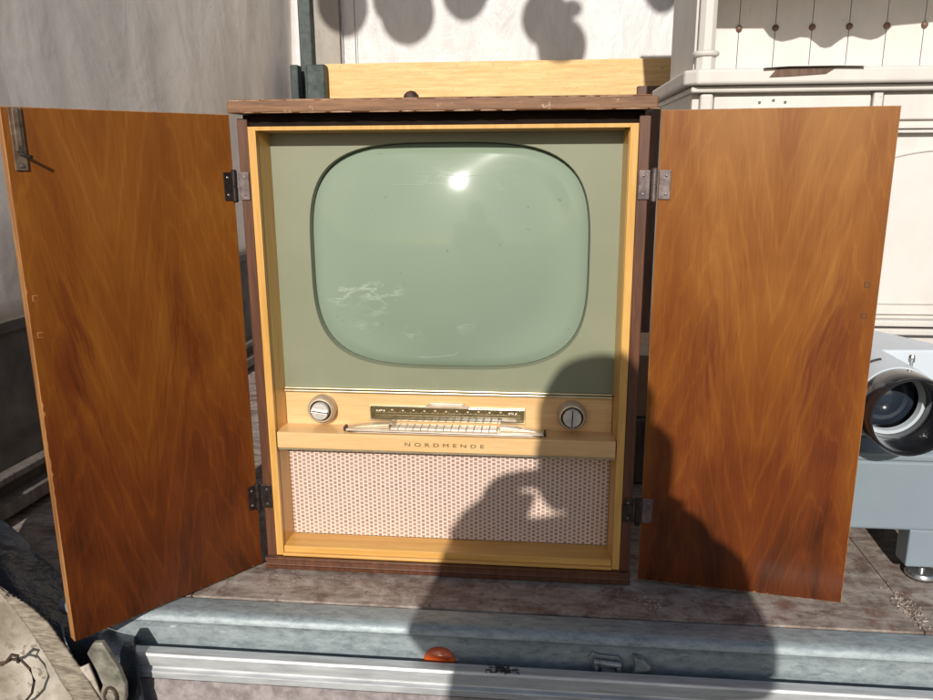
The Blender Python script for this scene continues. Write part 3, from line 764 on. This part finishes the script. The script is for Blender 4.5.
# ================================================================== curtain, canvas and buckles at the lower left
def lerp_grid(rows, nu, nv):
    def cr(p, t):
        n = len(p)-1; x = min(t*n, n-1e-6); i = int(x); f = x-i
        P = [Vector(p[max(0, min(n, i+k))]) for k in (-1, 0, 1, 2)]
        return .5*((2*P[1])+(-P[0]+P[2])*f+(2*P[0]-5*P[1]+4*P[2]-P[3])*f*f+(-P[0]+3*P[1]-3*P[2]+P[3])*f**3)
    out = []
    for a in range(nv+1):
        colp = [cr(r, 0) for r in rows]
        out.append([cr([cr(r, b/nu) for r in rows], a/nv) for b in range(nu+1)])
    return out
TARP = [[(-0.980, 0.020, 0.137), (-0.837, -0.020, 0.079), (-0.738, -0.060, 0.031), (-0.646, -0.100, -0.014), (-0.538, -0.130, -0.064)],
        [(-0.923, -0.060, 0.095), (-0.789, -0.090, 0.066), (-0.708, -0.120, 0.022), (-0.627, -0.150, -0.021), (-0.505, -0.172, -0.053)],
        [(-0.865, -0.140, 0.060), (-0.740, -0.160, 0.055), (-0.678, -0.180, 0.018), (-0.604, -0.200, -0.025), (-0.482, -0.212, -0.053)],
        [(-0.845, -0.180, -0.011), (-0.718, -0.200, 0.009), (-0.656, -0.215, -0.019), (-0.589, -0.225, -0.060), (-0.468, -0.232, -0.084)],
        [(-0.839, -0.220, -0.157), (-0.714, -0.230, -0.102), (-0.659, -0.240, -0.129), (-0.576, -0.245, -0.157), (-0.452, -0.250, -0.172)],
        [(-0.866, -0.230, -0.354), (-0.732, -0.250, -0.303), (-0.672, -0.260, -0.308), (-0.584, -0.265, -0.336), (-0.447, -0.265, -0.363)]]
o = MB().grid(lerp_grid(TARP, 50, 60)).build('side_curtain', M['darktarp'], smooth=True)
for v in o.data.vertices:
    n = noise.noise(Vector((v.co.x*14+v.co.z*9, v.co.y*9, v.co.z*14)))*.011+noise.noise(v.co*38)*.004
    v.co += Vector((.4, -.6, .6))*n
o.modifiers.new('s', 'SOLIDIFY').thickness = .004
tag(o, 'crumpled dark blue rubbery curtain hanging below the left door', 'tarpaulin')
CANV = [[(-0.769, -0.240, 0.146), (-0.668, -0.255, 0.078)],
        [(-0.772, -0.270, -0.003), (-0.625, -0.262, 0.022)],
        [(-0.772, -0.290, -0.098), (-0.581, -0.272, -0.033)],
        [(-0.783, -0.300, -0.203), (-0.533, -0.285, -0.107)],
        [(-0.797, -0.300, -0.281), (-0.516, -0.290, -0.190)]]
o = MB().grid(lerp_grid(CANV, 20, 40)).build('canvas_flap', M['canvas'], smooth=True)
for v in o.data.vertices: v.co += Vector((0, -1, .2))*(noise.noise(v.co*16)*.008+noise.noise(v.co*45)*.003)
o.modifiers.new('s', 'SOLIDIFY').thickness = .005
tag(o, 'soiled cream canvas flap with an iron ring, lower left', 'canvas')
cf = o
EDGE = [[(-0.673, -0.262, 0.099), (-0.649, -0.262, 0.080)],
        [(-0.628, -0.268, 0.039), (-0.603, -0.268, 0.055)],
        [(-0.585, -0.278, -0.025), (-0.555, -0.278, -0.002)],
        [(-0.537, -0.292, -0.101), (-0.505, -0.292, -0.070)],
        [(-0.509, -0.297, -0.164), (-0.477, -0.297, -0.144)]]
e_ = MB().grid(lerp_grid(EDGE, 6, 60)).build('webbing_edge', M['webbing'], cf, smooth=True)
for i, v in enumerate(e_.data.vertices): v.co += Vector((0, -1, 0))*(noise.noise(v.co*30)*.003+(.0012 if (i//7) % 2 else 0))
e_.modifiers.new('s', 'SOLIDIFY').thickness = .004
ringp = [(-0.644, -0.306, -0.015), (-0.625, -0.306, -0.003), (-0.609, -0.306, -0.005), (-0.598, -0.306, -0.018), (-0.594, -0.306, -0.039), (-0.601, -0.306, -0.061), (-0.615, -0.306, -0.078), (-0.635, -0.306, -0.090), (-0.659, -0.304, -0.090)]
MB().tube(ringp, .0020, 10).build('iron_ring', M['rust'], cf, smooth=True)
MB().tube([(-0.651, -0.308, -0.012), (-0.632, -0.310, -0.006), (-0.619, -0.312, 0.009), (-0.609, -0.312, 0.008), (-0.613, -0.309, -0.005)], .0026, 8).build('hook', M['rust'], cf, smooth=True)
WEB = [[(-0.557, -0.283, -0.041), (-0.519, -0.283, -0.021)],
        [(-0.544, -0.287, -0.084), (-0.505, -0.287, -0.063)],
        [(-0.528, -0.290, -0.154), (-0.489, -0.290, -0.132)],
        [(-0.524, -0.290, -0.228), (-0.485, -0.290, -0.206)]]
sb = MB().grid(lerp_grid(WEB, 8, 24)).build('buckle_strap', M['canvas'], smooth=True)
sb.modifiers.new('s', 'SOLIDIFY').thickness = .004
tag(sb, 'short tan strap with a curved metal lever buckle under the left door corner', 'strap')
bk = [(-0.5170, -0.0010), (-0.5050, 0.0180), (-0.4900, 0.0200), (-0.4810, 0.0020), (-0.4680, -0.0250), (-0.4610, -0.0530), (-0.4630, -0.0780), (-0.4740, -0.1050), (-0.4920, -0.1170), (-0.5070, -0.1070), (-0.5090, -0.0820), (-0.4980, -0.0560), (-0.5060, -0.0280)]
MB().prism(bk, -.286, -.276).build('lever_buckle', M['buckle'], sb, bevel=.0025, seg=3)
MB().tube([(-0.485+.010*math.cos(a), -.288, -0.073+.016*math.sin(a)) for a in [2*math.pi*k/20 for k in range(20)]], .0024, 8, closed=True).build('buckle_eye', M['rust'], sb, smooth=True)
MB().lathe([(0, -.004), (.0075, -.003), (.0085, 0)], (-0.485, -.2865, -0.073), 'y', 18).build('buckle_pin', M['buckle'], sb, smooth=True)

# loose flakes on the deck
mb = MB()
rnd = random.Random(3)
def flakes(cx, cy_, sx, sy_, n, z=-.0025, s=.0022):
    for _ in range(n):
        x, y = rnd.gauss(cx, sx), rnd.gauss(cy_, sy_)
        if y < -.112 and z > -.01: continue
        a = rnd.random()*6.28; l = s*rnd.uniform(.5, 1.8); w_ = l*rnd.uniform(.15, .6)
        mb.box(-l, l, -w_, w_, 0, .0006+rnd.random()*.001, Matrix.Translation((x, y, z)) @ Matrix.Rotation(a, 4, 'Z') @ Matrix.Rotation(rnd.uniform(-.3, .3), 4, 'X'))
flakes(.785, -.035, .008, .030, 170, s=.0016); flakes(-.27, -.05, .05, .02, 40, s=.0012); flakes(.3, -.09, .25, .012, 50, s=.0010); flakes(.36, -.06, .012, .01, 40, s=.0015)
o = mb.build('debris', M['chips'])
tag(o, 'tiny wood and paint flakes scattered on the truck deck', 'debris', kind='stuff')
mb = MB()
for _ in range(70):
    x, y = rnd.gauss(.115, .010), rnd.uniform(-.208, -.188); a = rnd.random()*6.28; l = rnd.uniform(.001, .004)
    mb.box(-l, l, -.0006, .0006, 0, .001, Matrix.Translation((x, y, -.0505+rnd.random()*.002)) @ Matrix.Rotation(a, 4, 'Z'))
tag(mb.build('dirt', M['rubber']), 'small patch of dark dirt lying on the aluminium tailgate rail', 'dirt', kind='stuff')

# ================================================================== unseen rail and round shapes, added to cast shadows on the back sheet
rail = MB().tube([(-2.2, -.6, 2.95), (2.6, -.6, 2.95)], .012)
rail.tube([(-2.2, -.6, GZ), (-2.2, -.6, 2.96)], .02).tube([(2.6, -.6, GZ), (2.6, -.6, 2.96)], .02)
tag(rail.build('caster_rail', M['pole']), 'unseen dark steel rail on two posts, added to hold the shadow casters', 'rail')
SH = 2.6; ldx, ldz = SH*math.tan(SUN_AZ), SH*math.tan(SUN_EL)/math.cos(SUN_AZ)
lan = [(-.640, 1.315, .100, .115, 'unseen round shadow lantern hanging nearest the corner pole', None),
       (-.385, 1.285, .110, .120, 'unseen double shadow lantern hanging second from the corner pole', (-.440, 1.34, .085)),
       (-.155, 1.375, .098, .125, 'unseen round shadow lantern hanging in the middle of the rail', None),
       (.158, 1.255, .095, .105, 'unseen bulging shadow lantern trio hanging furthest along the rail', (.222, 1.150, .098)),
       (.600, 1.42, .090, .160, 'unseen tall shadow lantern hanging in front of the buffet end', None)]
for x, z, rx, rz, lb, ex in lan:
    L = empty('shadow_caster', (x-ldx, -.6, z+ldz), lb, 'caster', 'unseen shadow casters hung from the rail')
    mb = MB().ball((x-ldx, -.6, z+ldz), (rx, .05, rz))
    if ex: mb.ball((ex[0]-ldx, -.6, ex[1]+ldz), (ex[2], .05, ex[2]*1.15))
    if ex and x > .1: mb.ball((.258-ldx, -.6, 1.290+ldz), (.040, .03, .032))
    mb.build('caster_ball', M['caster'], L, smooth=True)
    MB().tube([(x-ldx, -.6, z+ldz+rz-.005), (x-ldx, -.6, 2.945)], .0015, 6).build('cord', M['seam'], L)

# ================================================================== the person taking the picture (seen as a shadow and a dark reflection)
def SP(u, v, y):
    x = (u+.0523*y)/.9986; z = (v-.42204*y-.0221*x)/.9063
    return Vector((x, y, z))
def skinned(name, pts, edges, mat, parent, root=0, sub=1):
    me = bpy.data.meshes.new(name); me.from_pydata([p[0] for p in pts], edges, [])
    o = bpy.data.objects.new(name, me); col.objects.link(o)
    md = o.modifiers.new('skin', 'SKIN')
    for i, p in enumerate(pts):
        r = p[1]; me.skin_vertices[0].data[i].radius = r if isinstance(r, tuple) else (r, r)
        me.skin_vertices[0].data[i].use_root = (i == root)
    s = o.modifiers.new('sub', 'SUBSURF'); s.levels = sub; s.render_levels = sub
    dg = bpy.context.evaluated_depsgraph_get(); dg.update()
    m2 = bpy.data.meshes.new_from_object(o.evaluated_get(dg))
    bpy.data.objects.remove(o)
    m2.name = name; m2.materials.clear(); m2.materials.append(mat)
    for p in m2.polygons: p.use_smooth = True
    o = bpy.data.objects.new(name, m2); col.objects.link(o)
    if parent: o.parent = parent; o.matrix_parent_inverse = wmat(parent).inverted()
    return o
PCX = .175
per = empty('person', (PCX, -1.62, GZ), 'person in dark jacket standing before the television, photographing it with both hands raised', 'person')
pel = Vector((PCX, -1.63, GZ+.90))
shl, shr = SP(.068, .052, -1.60), SP(.468, .035, -1.60)
ell, elr = SP(.018, -.100, -1.43), SP(.500, -.120, -1.43)
wrl, wrr = SP(.085, .148, -1.34), SP(.452, .085, -1.34)
pml, pmr = SP(.138, .198, -1.315), SP(.430, .112, -1.315)
neck, head = SP(.268, .120, -1.59), SP(.268, .235, -1.575)
crown = SP(.264, .318, -1.585)
chest = Vector((PCX, -1.62, GZ+1.28)); belly = Vector((PCX, -1.62, GZ+1.06)); nb = SP(.268, .055, -1.60)
P = [(pel, (.15, .10)), (belly, (.145, .10)), (chest, (.16, .10)), (nb, (.085, .07)), (neck, (.055, .055)), (head, (.075, .088)), (crown, (.070, .080)),
     (shl, .055), (ell, .040), (wrl, .026), (pml, (.034, .018)),
     (shr, .055), (elr, .040), (wrr, .026), (pmr, (.034, .018))]
E = [(0, 1), (1, 2), (2, 3), (3, 4), (4, 5), (5, 6), (3, 7), (7, 8), (8, 9), (9, 10), (3, 11), (11, 12), (12, 13), (13, 14)]
for s in (-1, 1):
    i = len(P); x = PCX+s*.09
    P += [(Vector((x, -1.63, GZ+.84)), .085), (Vector((x+s*.015, -1.60, GZ+.47)), .058), (Vector((x+s*.02, -1.64, GZ+.09)), .038), (Vector((x+s*.03, -1.52, GZ+.035)), .035)]
    E += [(0, i), (i, i+1), (i+1, i+2), (i+2, i+3)]
# nose
i = len(P); P.append((head+Vector((0, .098, -.005)), .012)); E.append((5, i))
# fingers: five per hand, closing on the phone ends
def fingers(pi, palm, ends):
    for (e1, e2, r) in ends:
        i = len(P); P.append((Vector(e1), r)); P.append((Vector(e2), r*.85)); E.append((pi, i)); E.append((i, i+1))
cam_l = CAMP+rt2*-.012; cam_r = CAMP+rt2*.150; bk_ = -fw*.012
for k in range(4):
    a = CAMP+rt2*(-.030)+up2*(.042-.004*k)-fw*(.012+.013*k); b_ = CAMP+rt2*(-.006+.006*k)+up2*(.041-.002*k)-fw*(.010+.013*k)
    fingers(10, pml, [(pml.lerp(a, .55)+up2*.008, b_+Vector((0, 0, .0)), .0088)])
fingers(10, pml, [(pml.lerp(CAMP, .5)-up2*.012-fw*.02, CAMP-rt2*.012-fw*.030+up2*.012, .010)])
for k in range(4):
    a = pmr.lerp(cam_r, .45)+up2*(.020-.013*k)-fw*.004; b_ = cam_r+up2*(.022-.014*k)-rt2*.004-fw*.006
    fingers(14, pmr, [(a, b_, .0088)])
fingers(14, pmr, [(pmr.lerp(cam_r, .5)-fw*.035, cam_r-rt2*.025-fw*.028, .010)])
skinned('body', P, E, M['skin'], per)
# jacket
J = [(pel+Vector((0, 0, -.04)), (.22, .14)), (belly+Vector((0,0,.02)), (.25, .14)), (chest, (.235, .14)), (nb, (.135, .105)), (SP(.268, .100, -1.60), (.080, .080)),
     (shl, .078), (shl.lerp(ell, .5), .070), (ell, .062), (ell.lerp(wrl, .5), .055), (wrl.lerp(ell, .08), .046),
     (shr, .078), (shr.lerp(elr, .5), .070), (elr, .062), (elr.lerp(wrr, .5), .055), (wrr.lerp(elr, .08), .046)]
JE = [(0, 1), (1, 2), (2, 3), (3, 4), (3, 5), (5, 6), (6, 7), (7, 8), (8, 9), (3, 10), (10, 11), (11, 12), (12, 13), (13, 14)]
skinned('jacket', J, JE, M['jacket'], per)
TR = [(pel, (.165, .12))]; TE = []
for s in (-1, 1):
    i = len(TR); x = PCX+s*.09
    TR += [(Vector((x, -1.63, GZ+.82)), .095), (Vector((x+s*.015, -1.60, GZ+.47)), .075), (Vector((x+s*.02, -1.64, GZ+.10)), .060)]
    TE += [(0, i), (i, i+1), (i+1, i+2)]
skinned('trousers', TR, TE, M['trousers'], per)
for s in (-1, 1):
    x = PCX+s*.11
    skinned('shoe', [(Vector((x, -1.66, GZ+.045)), .045), (Vector((x+s*.005, -1.58, GZ+.042)), .045), (Vector((x+s*.012, -1.49, GZ+.032)), (.042, .032))], [(0, 1), (1, 2)], M['shoe'], per)
# hair: a full bob covering crown, back and sides of the head
hb = MB(); hc = SP(.262, .283, -1.60)
hb.ball(hc, (.100, .100, .112), 4)
for s, uu in ((-1, .204), (1, .352)):
    hb.ball(SP(uu, .200, -1.625), (.045, .06, .085), 3)
hb.ball(SP(.275, .19, -1.665), (.085, .045, .10), 3)
ho = hb.build('hair', M['hair'], per, smooth=True)
for v in ho.data.vertices: v.co += noise.noise_vector(v.co*22)*.006
for s in (-1, 1):
    MB().ball(head+Vector((s*.030, .078, .022)), (.012, .008, .007), 2).build('eye', M['knobface'], per, smooth=True)
ph = bpy.data.objects.new('phone', None)
# phone, just behind the viewpoint
pm = MB(); Mx = Matrix((rt2, up2, -fw)).transposed().to_4x4(); Mx.translation = CAMP
pm.box(-.014, .146, -.036, .038, .010, .018, Mx)
po = pm.build('mobile_phone', M['phone'], bevel=.003)
tag(po, 'slim dark mobile phone held level in both hands of the person', 'phone')
